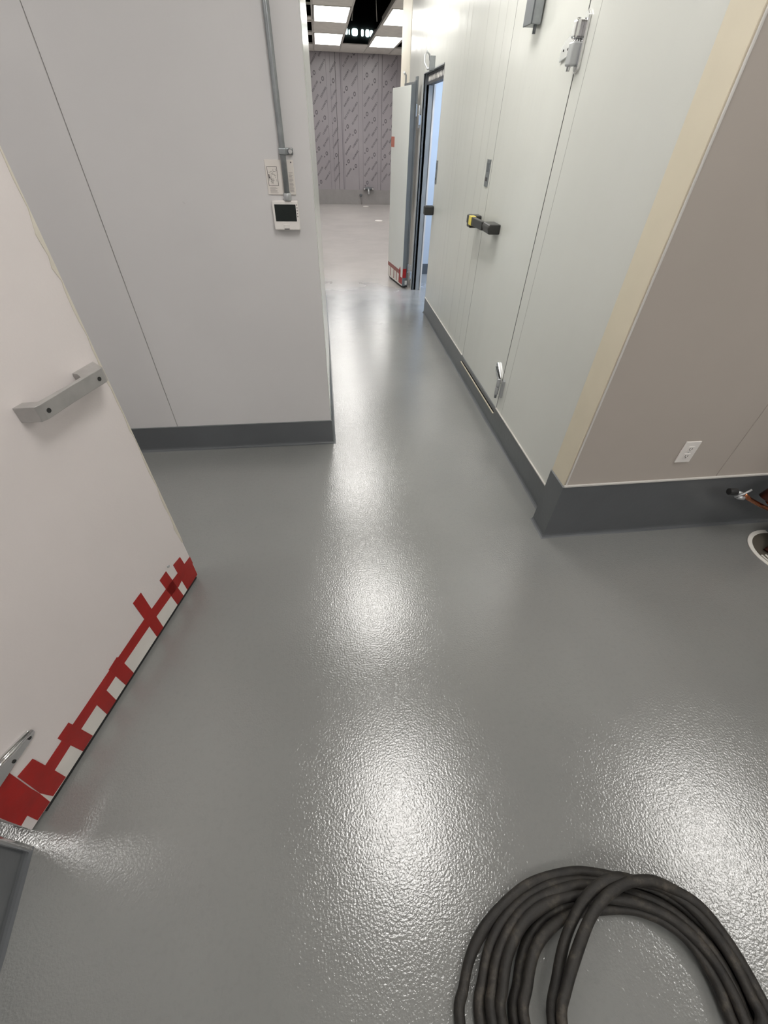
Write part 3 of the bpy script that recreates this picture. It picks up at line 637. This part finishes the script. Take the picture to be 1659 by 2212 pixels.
for i, l in enumerate(loops):
    ctrl += l
    if i < len(loops) - 1:
        e, s_ = l[-1], loops[i + 1][0]; dz = (i % 3) * .018
        for (x, y) in ((.93, -.36), (.85, -.50), (.70, -.59), (.52, -.60), (.36, -.52), (.26 + .02 * i, -.37)):
            k_ = i * .012
            ctrl.append([x - k_ if x > .6 else x + k_, y + k_, 0.0145 + dz])
ctrl += [[.93, -.36, .04], [.86, -.52, .03], [.66, -.62, .022], [.4, -.7, .022]]
def catmull(P, step=6):
    P = [Vector(p) for p in P]; out = []
    for i in range(len(P) - 1):
        a, b, c_, d_ = P[max(i - 1, 0)], P[i], P[i + 1], P[min(i + 2, len(P) - 1)]
        for k in range(step):
            t = k / step; t2, t3 = t * t, t * t * t
            out.append(.5 * ((2 * b) + (c_ - a) * t + (2 * a - 5 * b + 4 * c_ - d_) * t2 + (3 * b - a - 3 * c_ + d_) * t3))
    out.append(P[-1]); return out
path = catmull(ctrl)
rs = [.0135 + .0009 * math.sin(i * .37) * math.sin(i * .11) for i in range(len(path))]
for p in path: p.z = max(p.z, .0145)
tag(MB().tube(path, .02, 16, rs=rs).build('cable', M['cable']), 'thick dusty black cable coiled loosely on the grey floor', 'cable')

# ------------------------------------------------------------------ floor drain + copper pipes at the right edge
DC = (2.335, 1.165)
t = tag(empty('floor_drain', (DC[0], DC[1], 0)), 'round white-rimmed floor drain with curved slots under the copper pipes', 'drain')
m = MB(); c0 = (DC[0], DC[1], 0)
m.ring(c0, .154, .176, 0, .006).build('rim', M['drain_paint'], t, .002)
MB().ring(c0, .0, .156, 0, .003).build('grate', M['drain_metal'], t)
m = MB()
for k, rr in enumerate((.05, .072, .094, .116, .138)): m.ring(c0, rr, rr + .010, .003, .006, 24, math.radians(178), math.radians(300))
m.build('slot_rib', M['drain_paint'], t)
t = tag(empty('copper_pipes', (2.3, 1.25, 0)), 'cluster of tarnished copper pipes with a black end over the drain', 'pipes')
MB().tube([(1.965, 1.30, .335), (2.02, 1.30, .30), (2.10, 1.295, .26), (2.2, 1.29, .215), (2.32, 1.27, .18), (2.45, 1.26, .16)], .011, 12).build('pipe', M['copper'], t)
MB().tube([(1.89, 1.315, .345), (1.93, 1.31, .345)], .017, 12).build('valve_cap', M['rubber'], t, .003)
MB().tube([(1.925, 1.31, .345), (1.965, 1.30, .335)], .009, 10).tube([(1.925, 1.30, .32), (1.95, 1.29, .345), (1.985, 1.295, .365)], .005, 8).tube([(1.94, 1.30, .32), (1.97, 1.29, .318)], .011, 8).build('valve', M['steel'], t)
MB().tube([(2.10, 1.30, .30), (2.12, 1.295, .35), (2.16, 1.29, .39), (2.24, 1.29, .40), (2.34, 1.28, .36), (2.4, 1.28, .26), (2.42, 1.28, .12)], .026, 14).build('elbow', M['copper_old'], t)
MB().tube([(2.13, 1.28, .27), (2.17, 1.27, .33), (2.24, 1.27, .35), (2.31, 1.27, .30)], .028, 14, rs=[.02, .034, .034, .02]).build('trap', M['copper'], t)
MB().tube([(2.235, 1.19, .006), (2.30, 1.21, .06), (2.36, 1.25, .14)], .016, 12).build('drain_leg', M['copper_old'], t)
MB().tube([(2.29, 1.17, .006), (2.33, 1.19, .06), (2.40, 1.25, .14)], .016, 12).build('drain_leg', M['copper_old'], t)
MB().box(2.36, 2.46, 1.22, 1.34, .0, .16).build('bracket', M['grey_dark'], t, .004)

# ------------------------------------------------------------------ far wall tap and floor glint discs
t = tag(empty('wall_tap', (1.35, YF, .36)), 'small chrome tap with two round knobs low on the far filmed wall', 'tap')
MB().tube([(1.22, YF - .06, .37), (1.50, YF - .06, .37)], .030, 14).tube([(1.36, YF, .37), (1.36, YF - .07, .36)], .04, 12).build('body', M['grey_dark'], t)
for x in (1.24, 1.48): MB().tube([(x, YF - .06, .37), (x, YF - .13, .37)], .034, 14, rs=[.034, .022]).build('knob', M['chrome'], t)
MB().tube([(1.36, YF - .06, .36), (1.36, YF - .13, .34), (1.36, YF - .14, .25)], .030, 12).build('spout', M['steel'], t)
t = tag(empty('pipe_stub', (1.11, YF, .2)), 'thin dark pipe rising from the floor beside the far wall tap', 'pipe')
MB().tube([(1.16, YF - .035, 0), (1.16, YF - .035, .20)], .012, 8).build('pipe', M['far_base'], t)
MB().tube([(1.11, YF - .05, .215), (1.17, YF - .03, .215)], .026, 10).build('valve', M['grey_dark'], t)
for (x, y, rr, lab) in ((1.242, 14.5, .085, 'round white disc for a lamp reflection, nearest the far wall tap'), (1.34, 11.98, .09, 'round white disc for a lamp reflection in the middle of the far room floor')):
    tag(MB().tube([(x, y, 0), (x, y, .006)], rr, 28).build('glint_disc', M['white_plastic'], None, .002), lab, 'painted glint')  # white colour stands in for lamp reflections on the floor
